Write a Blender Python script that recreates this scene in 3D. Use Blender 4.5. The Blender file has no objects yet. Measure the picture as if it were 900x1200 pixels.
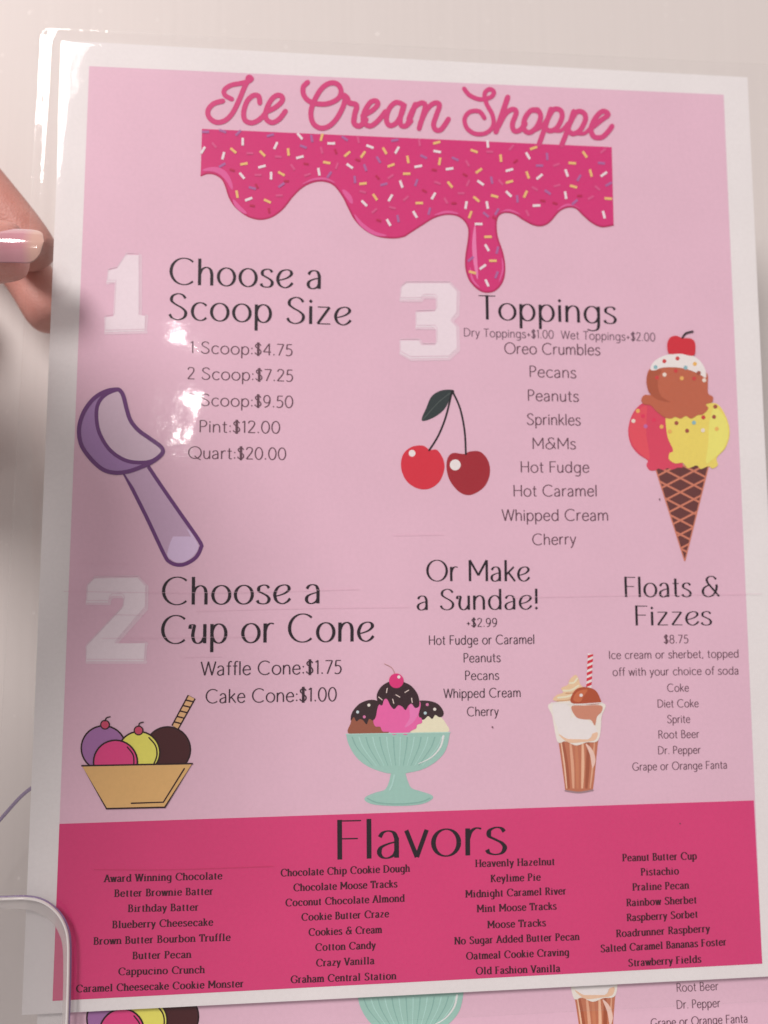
import bpy, math, random
from mathutils import Vector, noise
from mathutils.geometry import tessellate_polygon
random.seed(4)
scn = bpy.context.scene
COL = scn.collection
IN = 0.0254

# ------------------------------------------------------------------ camera
# world: x right, z up, y away from the viewer; the front menu hangs in the plane y = 0
FOC = 950.0            # focal length in pixels of the 900-pixel-wide photograph
CR = Vector((0.996233, -0.086570, -0.005061))
CU = Vector((-0.003664, -0.100326, 0.994948))
CF = Vector((0.086640, 0.991181, 0.100265))
CP = Vector((-1.227589, -9.340284, -1.016871))*IN
cam_d = bpy.data.cameras.new("camera"); cam = bpy.data.objects.new("camera", cam_d); COL.objects.link(cam)
cam_d.sensor_fit = 'HORIZONTAL'; cam_d.sensor_width = 36; cam_d.lens = 36*FOC/900
cam_d.clip_start = 0.01; cam_d.clip_end = 50
from mathutils import Matrix
cam.matrix_world = Matrix(((CR.x, CU.x, -CF.x, CP.x), (CR.y, CU.y, -CF.y, CP.y), (CR.z, CU.z, -CF.z, CP.z), (0, 0, 0, 1)))
cam_d.dof.use_dof = True; cam_d.dof.focus_distance = 0.222; cam_d.dof.aperture_fstop = 9.0
scn.camera = cam
scn.view_settings.view_transform = 'Standard'; scn.view_settings.look = 'None'
scn.view_settings.exposure = 0.0; scn.view_settings.gamma = 1

def lin(c):
    c /= 255
    return c/12.92 if c <= .04045 else ((c+.055)/1.055)**2.4

# ------------------------------------------------------------------ world and lamps
w = bpy.data.worlds.new("World"); scn.world = w; w.use_nodes = True
bgn = w.node_tree.nodes['Background']
bgn.inputs[0].default_value = (0.50, 0.432, 0.42, 1); bgn.inputs[1].default_value = 0.74
def area(name, loc, target, size, power, color, shape='DISK'):
    d = bpy.data.lights.new(name, 'AREA'); d.shape = shape; d.size = size; d.energy = power; d.color = color
    o = bpy.data.objects.new(name, d); COL.objects.link(o); o.location = loc
    o.rotation_euler = (Vector(target)-Vector(loc)).to_track_quat('-Z', 'Y').to_euler()
    return o
area('ceiling_panel', (-1.20, -2.00, 1.76), (0, 0, 0), 0.95, 70.0, (1.0, .885, .855))
# three small lamps added so the film mirrors glints beside the price lines
for k_, (lx, lz, ls, lp) in enumerate(((-.310, .378, .034, .75), (-.332, .314, .018, .22), (-.319, .515, .024, .26))):
    area('glint_lamp', (lx, -1.50, lz), (0, 0, 0), ls, lp, (1.0, .95, .90))

# ------------------------------------------------------------------ from the measured sheet to the world
def P(px, py, y=0.0):
    """point of the sheet at depth y behind the front menu"""
    d = CF + CR*((px-450)/FOC) + CU*((600-py)/FOC)
    return CP + d*((y-CP.y)/d.y)

class Crop:                                   # coordinates read off an enlarged piece of the sheet
    def __init__(s, x, y, k): s.x, s.y, s.k = x, y, k
    def __call__(s, *pts): return [(s.x+a/s.k, s.y+b/s.k) for a, b in pts]

# ------------------------------------------------------------------ materials
MATS = {}
WHITE = (lin(211), lin(200), lin(195))
def ink(r, g, b, gain=1.0):
    key = (r, g, b, gain)
    if key in MATS: return MATS[key]
    m = bpy.data.materials.new("printed_ink"); m.use_nodes = True
    nt = m.node_tree; bs = nt.nodes['Principled BSDF']
    c = [min(.86, max(.004, (lin(v)/WHITE[i]*0.84*1.01-.012)*gain)) for i, v in enumerate((r, g, b))]
    g_ = .3*c[0]+.5*c[1]+.2*c[2]; c = [v*.96+g_*.04 for v in c]
    tc = nt.nodes.new('ShaderNodeTexCoord'); n = nt.nodes.new('ShaderNodeTexNoise'); n.inputs['Scale'].default_value = 900
    n.inputs['Detail'].default_value = 3
    n2 = nt.nodes.new('ShaderNodeTexNoise'); n2.inputs['Scale'].default_value = 45; n2.inputs['Detail'].default_value = 4
    ad = nt.nodes.new('ShaderNodeMath'); ad.operation = 'ADD'
    mx = nt.nodes.new('ShaderNodeMix'); mx.data_type = 'RGBA'
    nt.links.new(tc.outputs['Object'], n.inputs['Vector']); nt.links.new(tc.outputs['Object'], n2.inputs['Vector'])
    nt.links.new(n.outputs[0], ad.inputs[0]); nt.links.new(n2.outputs[0], ad.inputs[1])
    mr = nt.nodes.new('ShaderNodeMapRange'); mr.inputs[1].default_value = .7; mr.inputs[2].default_value = 1.3
    nt.links.new(ad.outputs[0], mr.inputs[0]); nt.links.new(mr.outputs[0], mx.inputs[0])
    mx.inputs[6].default_value = (*[v*.972 for v in c], 1); mx.inputs[7].default_value = (*[min(.88, v*1.028) for v in c], 1)
    nt.links.new(mx.outputs[2], bs.inputs['Base Color'])
    bs.inputs['Roughness'].default_value = .75; bs.inputs['Specular IOR Level'].default_value = .15
    MATS[key] = m
    return m

def link_obj(name, me, parent=None):
    o = bpy.data.objects.new(name, me); COL.objects.link(o)
    if parent: o.parent = parent
    return o

def tag(o, label, cat, group=None, kind=None):
    if label: o['label'] = label
    if cat: o['category'] = cat
    if group: o['group'] = group
    if kind: o['kind'] = kind
    return o

# ------------------------------------------------------------------ flat print builder
def spline(pts, closed=False, n=6):
    out = []; N = len(pts)
    rng = range(N) if closed else range(N-1)
    for i in rng:
        if closed: p = [pts[(i+k-1) % N] for k in range(4)]
        else: p = [pts[max(0, i-1)], pts[i], pts[i+1], pts[min(N-1, i+2)]]
        for j in range(n):
            t = j/n; t2 = t*t; t3 = t2*t
            out.append(tuple(.5*(2*p[1][k]+(p[2][k]-p[0][k])*t+(2*p[0][k]-5*p[1][k]+4*p[2][k]-p[3][k])*t2+(3*p[1][k]-p[0][k]-3*p[2][k]+p[3][k])*t3) for k in range(2)))
    if not closed: out.append(tuple(pts[-1]))
    return out

PRINT0 = -0.00006          # first printed layer; every further layer lies in front of it
STEP = 0.000025
class Art:
    def __init__(s): s.v, s.f, s.m, s.mats = [], [], [], []; s.k = 0
    def mi(s, mat):
        if mat not in s.mats: s.mats.append(mat)
        return s.mats.index(mat)
    def add(s, pts, faces, mat, layer):
        b = len(s.v); s.k += 1
        y = PRINT0 - STEP*layer - (s.k % 24)*1e-6
        s.v += [P(x, yy, y-i*1.2e-7) for i, (x, yy) in enumerate(pts)]   # a stroke that crosses itself stays clear of itself
        i = s.mi(mat)
        for f in faces: s.f.append([b+q for q in f]); s.m.append(i)
    def poly(s, pts, mat, layer=1, smooth=False, n=6):
        if smooth: pts = spline(pts, True, n)
        tri = tessellate_polygon([[Vector((a, -b, 0)) for a, b in pts]])
        s.add(pts, [tuple(t) for t in tri], mat, layer)
    def line(s, pts, wd, mat, layer=2, smooth=False, closed=False, caps=True, n=6, taper=None):
        if smooth: pts = spline(pts, closed, n)
        if closed: pts = list(pts)+[pts[0]]
        q = [pts[0]]
        for p in pts[1:]:
            if math.dist(p, q[-1]) > 1e-3: q.append(p)
        pts = q
        if len(pts) < 2: return
        V, F = [], []; N = len(pts)
        for i, p in enumerate(pts):
            a = pts[max(0, i-1)]; b = pts[min(N-1, i+1)]
            if closed and i in (0, N-1): a, b = pts[-2], pts[1]
            dx, dy = b[0]-a[0], b[1]-a[1]; L = math.hypot(dx, dy) or 1
            h = wd/2*(taper(i/(N-1)) if taper else 1)
            V += [(p[0]-dy/L*h, p[1]+dx/L*h), (p[0]+dy/L*h, p[1]-dx/L*h)]
        for i in range(N-1): F.append((2*i, 2*i+1, 2*i+3, 2*i+2))
        s.add(V, F, mat, layer)
        if caps and not closed:
            for e, t in ((pts[0], 0), (pts[-1], 1)): s.disc(e, wd/2*(taper(t) if taper else 1)*.97, mat, layer, 10)
    def disc(s, c, r, mat, layer=2, n=24, ry=None):
        ry = ry or r
        s.add([(c[0]+r*math.cos(2*math.pi*i/n), c[1]+ry*math.sin(2*math.pi*i/n)) for i in range(n)], [tuple(range(n))], mat, layer)
    def build(s, name, parent):
        me = bpy.data.meshes.new(name); me.from_pydata(s.v, [], s.f)
        for m in s.mats: me.materials.append(m)
        me.polygons.foreach_set('material_index', s.m)
        # all faces look at the viewer
        for p in me.polygons:
            if p.normal.y > 0: p.flip()
        me.update()
        return link_obj(name, me, parent)

# ------------------------------------------------------------------ lettering: stroke letters, cap height 1
X = .68
def arch(x0, x1): return [('s', (x0, .40), (x0+.07, .58), ((x0+x1)/2+.02, X), (x1-.05, .60), (x1, .42)), ('l', (x1, .44), (x1, 0))]
G = {
 'a': (.55, [('s', (.06, .53), (.13, .64), (.25, X), (.37, .63), (.43, .48)), ('l', (.43, .5), (.43, 0)), ('s', (.43, .40), (.26, .36), (.09, .27), (.05, .13), (.12, .02), (.24, 0), (.37, .07), (.43, .18))]),
 'b': (.61, [('l', (.07, 1), (.07, 0)), ('e', .31, .34, .24, .34, 0, 360)]),
 'c': (.57, [('e', .33, .34, .27, .34, 42, 318)]),
 'd': (.65, [('l', (.55, 1), (.55, 0)), ('e', .31, .34, .25, .34, 0, 360)]),
 'e': (.58, [('s', (.07, .36), (.25, .365), (.40, .375), (.52, .38), (.50, .53), (.42, .645), (.30, X), (.14, .59), (.05, .36), (.11, .11), (.29, 0), (.45, .06), (.53, .15))]),
 'E': (.58, [('s', (.05, .27), (.22, .31), (.40, .39), (.52, .52), (.48, .64), (.34, X), (.15, .59), (.05, .34), (.12, .10), (.30, 0), (.46, .07), (.56, .19))]),
 'f': (.35, [('s', (.38, .96), (.30, 1.0), (.20, .94), (.17, .8)), ('l', (.17, .82), (.17, 0)), ('l', (.03, .66), (.33, .66))]),
 'g': (.65, [('e', .31, .34, .25, .34, 0, 360), ('l', (.55, X), (.55, -.1)), ('s', (.55, -.08), (.5, -.25), (.33, -.32), (.14, -.27))]),
 'h': (.58, [('l', (.07, 1), (.07, 0))] + arch(.07, .49)),
 'i': (.18, [('l', (.08, X), (.08, 0)), ('d', .08, .87, .075)]),
 'k': (.52, [('l', (.07, 1), (.07, 0)), ('l', (.45, X), (.08, .3)), ('l', (.2, .41), (.5, 0))]),
 'l': (.18, [('l', (.08, 1), (.08, 0))]),
 'm': (.90, [('l', (.07, X), (.07, 0))] + arch(.07, .44) + arch(.44, .81)),
 'n': (.58, [('l', (.07, X), (.07, 0))] + arch(.07, .49)),
 'o': (.66, [('e', .33, .34, .28, .34, 0, 360)]),
 'p': (.61, [('l', (.07, X), (.07, -.32)), ('e', .31, .34, .24, .34, 0, 360)]),
 'r': (.39, [('l', (.07, X), (.07, 0)), ('s', (.07, .40), (.13, .58), (.25, X), (.37, .66))]),
 's': (.47, [('s', (.41, .57), (.34, .66), (.22, X), (.09, .61), (.08, .47), (.21, .38), (.35, .29), (.42, .17), (.36, .04), (.22, 0), (.08, .04), (.03, .13))]),
 't': (.37, [('l', (.16, .9), (.16, .1)), ('s', (.16, .12), (.21, .02), (.34, .03)), ('l', (.02, .66), (.33, .66))]),
 'u': (.57, [('l', (.07, X), (.07, .25)), ('s', (.07, .28), (.12, .08), (.26, 0), (.40, .08), (.48, .25)), ('l', (.48, X), (.48, 0))]),
 'U': (.62, [('s', (.02, .52), (.04, .64), (.12, .66), (.17, .62), (.14, .45), (.12, .25), (.18, .06), (.31, 0), (.44, .08), (.53, .25)), ('l', (.53, X), (.53, 0))]),
 'v': (.49, [('l', (.02, X), (.25, 0)), ('l', (.25, 0), (.47, X))]),
 'w': (.76, [('l', (.02, X), (.2, 0)), ('l', (.2, 0), (.38, X)), ('l', (.38, X), (.56, 0)), ('l', (.56, 0), (.74, X))]),
 'y': (.50, [('l', (.02, X), (.25, .02)), ('s', (.48, X), (.36, .33), (.24, -.02), (.15, -.23), (.04, -.30))]),
 'z': (.52, [('l', (.05, .66), (.45, .66)), ('l', (.45, .66), (.05, .02)), ('l', (.05, .02), (.48, .02))]),
 'A_': (.72, [('l', (.02, 0), (.36, 1)), ('l', (.36, 1), (.70, 0)), ('l', (.14, .35), (.58, .35))]),
 'B_': (.62, [('l', (.08, 0), (.08, 1)), ('s', (.08, .98), (.35, .97), (.47, .77), (.35, .56), (.08, .53)), ('s', (.08, .53), (.42, .50), (.55, .27), (.40, .03), (.08, .02))]),
 'C_': (.88, [('e', .50, .5, .45, .5, 47, 313)]),
 'D_': (.82, [('l', (.08, 0), (.08, 1)), ('s', (.08, .98), (.40, .96), (.67, .77), (.74, .5), (.66, .22), (.40, .04), (.08, .02))]),
 'F_': (.57, [('l', (.08, 0), (.08, 1)), ('l', (.08, .97), (.55, .965)), ('l', (.08, .52), (.48, .515))]),
 'G_': (.92, [('e', .50, .5, .45, .5, 47, 318), ('l', (.84, .14), (.84, .42)), ('l', (.84, .42), (.58, .42))]),
 'H_': (.76, [('l', (.08, 0), (.08, 1)), ('l', (.67, 0), (.67, 1)), ('l', (.08, .52), (.67, .52))]),
 'I_': (.20, [('l', (.09, 0), (.09, 1))]),
 'K_': (.66, [('l', (.08, 0), (.08, 1)), ('l', (.58, 1), (.08, .45)), ('l', (.22, .6), (.64, 0))]),
 'M_': (.95, [('l', (.08, 0), (.08, 1)), ('l', (.08, 1), (.47, .28)), ('l', (.47, .28), (.86, 1)), ('l', (.86, 1), (.86, 0))]),
 'N_': (.78, [('l', (.08, 0), (.08, 1)), ('l', (.08, 1), (.69, 0)), ('l', (.69, 0), (.69, 1))]),
 'O_': (1.0, [('e', .50, .5, .45, .5, 0, 360)]),
 'P_': (.58, [('l', (.08, 0), (.08, 1)), ('s', (.08, .98), (.38, .97), (.52, .74), (.38, .5), (.08, .47))]),
 'Q_': (1.0, [('e', .50, .5, .45, .5, 0, 360), ('s', (.48, .22), (.66, .05), (.92, -.10))]),
 'R_': (.62, [('l', (.08, 0), (.08, 1)), ('s', (.08, .98), (.38, .97), (.52, .75), (.38, .53), (.08, .5)), ('l', (.3, .51), (.6, 0))]),
 'S_': (.66, [('s', (.57, .83), (.48, .95), (.32, 1), (.14, .91), (.10, .73), (.24, .59), (.45, .46), (.58, .30), (.53, .10), (.33, 0), (.13, .06), (.04, .20))]),
 'T_': (.62, [('l', (.31, 0), (.31, 1)), ('l', (.01, .97), (.61, .97))]),
 'V_': (.68, [('l', (.02, 1), (.34, 0)), ('l', (.34, 0), (.66, 1))]),
 'W_': (1.02, [('l', (.02, 1), (.27, 0)), ('l', (.27, 0), (.51, 1)), ('l', (.51, 1), (.75, 0)), ('l', (.75, 0), (1.0, 1))]),
 '0': (.62, [('e', .31, .5, .26, .5, 0, 360)]),
 '1': (.32, [('l', (.20, 0), (.20, 1)), ('l', (.04, .86), (.20, .99))]),
 '2': (.56, [('s', (.06, .80), (.13, .96), (.28, 1), (.44, .92), (.47, .74), (.38, .52), (.20, .25), (.05, .03)), ('l', (.05, .03), (.52, .03))]),
 '3': (.54, [('s', (.07, .86), (.18, .98), (.30, 1), (.44, .88), (.42, .66), (.20, .54)), ('s', (.20, .54), (.42, .48), (.49, .28), (.40, .06), (.22, 0), (.05, .10))]),
 '4': (.60, [('l', (.44, 0), (.44, 1)), ('l', (.44, 1), (.03, .28)), ('l', (.03, .28), (.57, .28))]),
 '5': (.54, [('l', (.47, .97), (.14, .97)), ('l', (.14, .97), (.10, .55)), ('s', (.10, .55), (.26, .61), (.42, .52), (.48, .32), (.40, .08), (.22, 0), (.05, .07))]),
 '7': (.55, [('l', (.04, .97), (.51, .97)), ('l', (.51, .97), (.18, 0))]),
 '8': (.56, [('e', .28, .75, .19, .24, 0, 360), ('e', .28, .26, .23, .26, 0, 360)]),
 '9': (.58, [('e', .28, .68, .22, .32, 0, 360), ('s', (.50, .68), (.48, .38), (.34, .1), (.12, -.01))]),
 '$': (.54, [('s', (.46, .80), (.38, .92), (.26, .95), (.11, .87), (.09, .71), (.22, .58), (.38, .46), (.47, .30), (.42, .12), (.26, .04), (.11, .09), (.04, .20)), ('l', (.23, 1.08), (.23, -.08)), ('l', (.32, 1.08), (.32, -.08))]),
 ':': (.20, [('d', .10, .10, .07), ('d', .10, .55, .07)]),
 '.': (.20, [('d', .10, .06, .07)]),
 ',': (.20, [('l', (.11, .08), (.05, -.12))]),
 '+': (.46, [('l', (.04, .38), (.42, .38)), ('l', (.23, .57), (.23, .19))]),
 '&': (.88, [('s', (.72, .86), (.60, .98), (.42, 1), (.28, .88), (.30, .72), (.44, .52), (.84, .02)), ('s', (.38, .58), (.16, .46), (.07, .28), (.12, .10), (.30, 0), (.52, .06), (.68, .26), (.74, .50), (.72, .60))]),
 '!': (.22, [('l', (.11, 1), (.11, .28)), ('d', .11, .06, .08)]),
 ' ': (.30, []),
}
FONTS = {   # thick, thin, serif, tracking
 'head':  (.118, .034, 0, .085), 'list': (.105, .066, 0, .075), 'small': (.110, .075, 0, .085),
 'flav':  (.120, .032, 0, .075), 'serif': (.215, .085, .10, .16)}
def text_into(art, text, x0, y0, x1, y1, cap, font, mat, layer=3):
    thick, thin, serif, track = FONTS[font]
    keys = []
    for ch in text:
        k = ch+'_' if ch.isupper() else ch
        if font in ('head', 'flav'): k = {'e': 'E', 'u': 'U'}.get(k, k)
        keys.append(k)
    wsum = sum(G[k][0]+track+(.14 if serif and k in 'il' else 0) for k in keys)-track-.10
    ux, uy = (x1-x0)/wsum, (y1-y0)/wsum
    t = min(1, max(0, (x0+x1)/2/900)); upx, upy = .040-.084*t, -1
    Lu = math.hypot(upx, upy); upx, upy = upx/Lu*cap, upy/Lu*cap
    pen = -.05
    ex = ux/cap                                  # horizontal stretch, keeps stroke weight even
    def mp(a, b): return (x0+(pen+a)*ux+b*upx, y0+(pen+a)*uy+b*upy)
    def ribbon(pts):
        q = [pts[0]]
        for p in pts[1:]:
            if math.dist(p, q[-1]) > 1e-4: q.append(p)
        V, F = [], []; N = len(q)
        for i, p in enumerate(q):
            a, b = q[max(0, i-1)], q[min(N-1, i+1)]
            dx, dy = (b[0]-a[0])*ex, b[1]-a[1]; L = math.hypot(dx, dy) or 1
            h = .5*(thin+(thick-thin)*abs(dy/L)**1.6)
            nx, ny = -dy/L*h/ex, dx/L*h
            V += [mp(p[0]+nx, p[1]+ny), mp(p[0]-nx, p[1]-ny)]
        for i in range(N-1): F.append((2*i, 2*i+1, 2*i+3, 2*i+2))
        art.add(V, F, mat, layer)
    for k in keys:
        if serif and k in 'il': pen += .07
        if serif and k == 'T_':
            for e in (.0, .62): ribbon([(e, 1.0), (e, .74)])
        for st in G[k][1]:
            if st[0] == 'l':
                a, b = st[1], st[2]
                if serif and k == 't' and a[1] == .9: a = (.16, .84)
                ribbon([a, b])
                if serif and abs(b[1]-a[1]) > .3 and abs(b[0]-a[0]) < .45*abs(b[1]-a[1]):
                    for e in (a, b):
                        if e[1] in (0, -.32, 1, X):
                            s0 = serif*1.15 if (e[1] <= 0 or k.endswith('_')) else serif*.2
                            yy = e[1]+(.03 if e[1] <= 0 else -.03)
                            ribbon([(e[0]-serif*1.15-.05, yy), (e[0]+s0+.05, yy)])
            elif st[0] == 's': ribbon(spline(list(st[1:]), False, 5))
            elif st[0] == 'e':
                _, cx, cy, rx, ry, a0, a1 = st; n = 26
                ribbon([(cx+rx*math.cos(math.radians(a0+(a1-a0)*i/n)), cy+ry*math.sin(math.radians(a0+(a1-a0)*i/n))) for i in range(n+1)])
                if serif and a1 < 340: ribbon([(cx+rx*.72, cy+ry*.78), (cx+rx*.74, cy+ry*.42)])
            elif st[0] == 'd':
                _, cx, cy, r = st
                art.add([mp(cx-r/ex, cy), mp(cx, cy-r), mp(cx+r/ex, cy), mp(cx, cy+r)], [(0, 1, 2, 3)], mat, layer)
        pen += G[k][0]+track+(.07 if serif and k in 'il' else 0)

def text_obj(name, text, x0, y0, x1, y1, cap, font, mat, parent, layer=3):
    a = Art()
    lines = [(text, x0, y0, x1, y1, cap)] if isinstance(text, str) else text
    for l in lines: text_into(a, *l, font, mat, layer)
    return a.build(name, parent)

# ================================================================== SETTING
def noise_mat(name, c1, c2, scale, rough, stretch=(1, 1, 1), bump=0, spec=.4):
    m = bpy.data.materials.new(name); m.use_nodes = True; nt = m.node_tree; bs = nt.nodes['Principled BSDF']
    tc = nt.nodes.new('ShaderNodeTexCoord'); mp = nt.nodes.new('ShaderNodeMapping'); mp.inputs['Scale'].default_value = stretch
    n = nt.nodes.new('ShaderNodeTexNoise'); n.inputs['Scale'].default_value = scale; n.inputs['Detail'].default_value = 6
    r = nt.nodes.new('ShaderNodeValToRGB'); r.color_ramp.elements[0].color = (*c1, 1); r.color_ramp.elements[1].color = (*c2, 1)
    r.color_ramp.elements[0].position = .3; r.color_ramp.elements[1].position = .7
    nt.links.new(tc.outputs['Object'], mp.inputs[0]); nt.links.new(mp.outputs[0], n.inputs['Vector'])
    nt.links.new(n.outputs[0], r.inputs[0]); nt.links.new(r.outputs[0], bs.inputs['Base Color'])
    bs.inputs['Roughness'].default_value = rough; bs.inputs['Specular IOR Level'].default_value = spec
    if bump:
        b = nt.nodes.new('ShaderNodeBump'); b.inputs['Strength'].default_value = bump; b.inputs['Distance'].default_value = .001
        nt.links.new(n.outputs[0], b.inputs['Height']); nt.links.new(b.outputs[0], bs.inputs['Normal'])
    return m, nt, bs, r

WALL_Y = 0.050
wm, nt, bs, ramp = noise_mat('painted_wall', (.695, .675, .655), (.715, .695, .675), 38, .5, (16, 1, .25), .05)
# glints painted into the wall colour as sparse pale flecks, drawn out upright
tc = nt.nodes.new('ShaderNodeTexCoord'); mp = nt.nodes.new('ShaderNodeMapping'); mp.inputs['Scale'].default_value = (1, 1, .45)
vo = nt.nodes.new('ShaderNodeTexNoise'); vo.inputs['Scale'].default_value = 650; vo.inputs['Detail'].default_value = 1
r2 = nt.nodes.new('ShaderNodeValToRGB'); r2.color_ramp.elements[0].position = .765; r2.color_ramp.elements[1].position = .83
mx = nt.nodes.new('ShaderNodeMix'); mx.data_type = 'RGBA'; mx.inputs[7].default_value = (.97, .96, .94, 1)
nt.links.new(tc.outputs['Object'], mp.inputs[0]); nt.links.new(mp.outputs[0], vo.inputs['Vector'])
nt.links.new(vo.outputs[0], r2.inputs[0]); nt.links.new(r2.outputs[0], mx.inputs[0])
nt.links.new(ramp.outputs[0], mx.inputs[6]); nt.links.new(mx.outputs[2], bs.inputs['Base Color'])
me = bpy.data.meshes.new('wall')
A, B, Cc, D = (-.9, WALL_Y, -.9), (.9, WALL_Y, -.9), (.9, WALL_Y, .9), (-.9, WALL_Y, .9)
me.from_pydata([A, B, Cc, D]+[(p[0], WALL_Y+.05, p[2]) for p in (A, B, Cc, D)], [], [(0, 1, 2, 3), (7, 6, 5, 4), (0, 4, 5, 1), (1, 5, 6, 2), (2, 6, 7, 3), (3, 7, 4, 0)])
me.materials.append(wm); wall = link_obj('wall', me); wall['kind'] = 'structure'

def schlick(nt, f0=.045):
    # reflectance of a thin clear sheet, the same from both sides
    lw = nt.nodes.new('ShaderNodeLayerWeight'); lw.inputs[0].default_value = .5
    pw = nt.nodes.new('ShaderNodeMath'); pw.operation = 'POWER'; pw.inputs[1].default_value = 5
    ma = nt.nodes.new('ShaderNodeMath'); ma.operation = 'MULTIPLY_ADD'; ma.inputs[1].default_value = 1-f0; ma.inputs[2].default_value = f0
    nt.links.new(lw.outputs['Facing'], pw.inputs[0]); nt.links.new(pw.outputs[0], ma.inputs[0])
    return ma
# ================================================================== MENU
def film_material(name, wob):
    m = bpy.data.materials.new(name); m.use_nodes = True; nt = m.node_tree
    for n in list(nt.nodes): nt.nodes.remove(n)
    out = nt.nodes.new('ShaderNodeOutputMaterial'); tr = nt.nodes.new('ShaderNodeBsdfTransparent')
    gl = nt.nodes.new('ShaderNodeBsdfGlossy'); gl.inputs['Roughness'].default_value = .05
    gs = nt.nodes.new('ShaderNodeBsdfGlossy'); gs.inputs['Roughness'].default_value = .34; gm = nt.nodes.new('ShaderNodeMixShader'); gm.inputs[0].default_value = .30
    di = nt.nodes.new('ShaderNodeBsdfDiffuse'); di.inputs['Color'].default_value = (.85, .85, .83, 1)
    m1 = nt.nodes.new('ShaderNodeMixShader'); m1.inputs[0].default_value = .010
    m2 = nt.nodes.new('ShaderNodeMixShader'); fr = schlick(nt)
    tc = nt.nodes.new('ShaderNodeTexCoord'); n1 = nt.nodes.new('ShaderNodeTexNoise'); n1.inputs['Scale'].default_value = 110; n1.inputs['Detail'].default_value = 4
    b = nt.nodes.new('ShaderNodeBump'); b.inputs['Strength'].default_value = 1; b.inputs['Distance'].default_value = wob
    nt.links.new(tc.outputs['Object'], n1.inputs['Vector']); nt.links.new(n1.outputs[0], b.inputs['Height'])
    n3 = nt.nodes.new('ShaderNodeTexNoise'); n3.inputs['Scale'].default_value = 42; n3.inputs['Detail'].default_value = 1
    b2_ = nt.nodes.new('ShaderNodeBump'); b2_.inputs['Strength'].default_value = 1; b2_.inputs['Distance'].default_value = .00022
    nt.links.new(tc.outputs['Object'], n3.inputs['Vector']); nt.links.new(n3.outputs[0], b2_.inputs['Height']); nt.links.new(b2_.outputs[0], b.inputs['Normal'])
    nt.links.new(b.outputs[0], gl.inputs['Normal'])
    nt.links.new(tr.outputs[0], m1.inputs[1]); nt.links.new(di.outputs[0], m1.inputs[2])
    nt.links.new(fr.outputs[0], m2.inputs[0]); nt.links.new(m1.outputs[0], m2.inputs[1])
    nt.links.new(gl.outputs[0], gm.inputs[1]); nt.links.new(gs.outputs[0], gm.inputs[2]); nt.links.new(gm.outputs[0], m2.inputs[2])
    nt.links.new(m2.outputs[0], out.inputs[0])
    return m
FILM = film_material('laminating_film', .00006)
MARGIN = film_material('sealed_film', .00012); MARGIN.node_tree.nodes['Mix Shader'].inputs[0].default_value = .13
EDGE = film_material('film_rim', .0003)
EDGE.node_tree.nodes['Mix Shader'].inputs[0].default_value = .35

MENU_LABEL = 'whole laminated pink ice cream menu held up in front between thumb and finger'
menu = bpy.data.objects.new('laminated_menu', None); COL.objects.link(menu)
tag(menu, MENU_LABEL, 'menu', 'laminated menus of the same print')

PAPER = [(73, 47.5), (876, 90.5), (926, 1143), (25.5, 1189.5)]
PINK = [(104.5, 77.5), (848, 111), (893.3, 1129.3), (61.5, 1173)]
POUCH = [(48, 33), (906, 76), (962, 1170), (-19.5, 1222)]
def box_sheet(name, quad, y0, y1, mat, parent):
    f = [P(a, b, 0) for a, b in quad]
    v = [(p.x, y0, p.z) for p in f]+[(p.x, y1, p.z) for p in f]
    me = bpy.data.meshes.new(name)
    me.from_pydata(v, [], [(3, 2, 1, 0), (4, 5, 6, 7), (0, 1, 5, 4), (1, 2, 6, 5), (2, 3, 7, 6), (3, 0, 4, 7)])
    me.materials.append(mat); return link_obj(name, me, parent)
paper = box_sheet('paper_sheet', PAPER, 0, .00018, ink(211, 201, 197), menu)

a = Art(); a.poly(PINK, ink(206, 164, 177), 0); pink = a.build('pink_panel', menu)
a = Art(); a.poly([(69.6, 965.5), (883.4, 938), (893.3, 1129.3), (61.5, 1173)], ink(198, 56, 106), 1); band = a.build('magenta_band', menu)

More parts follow.
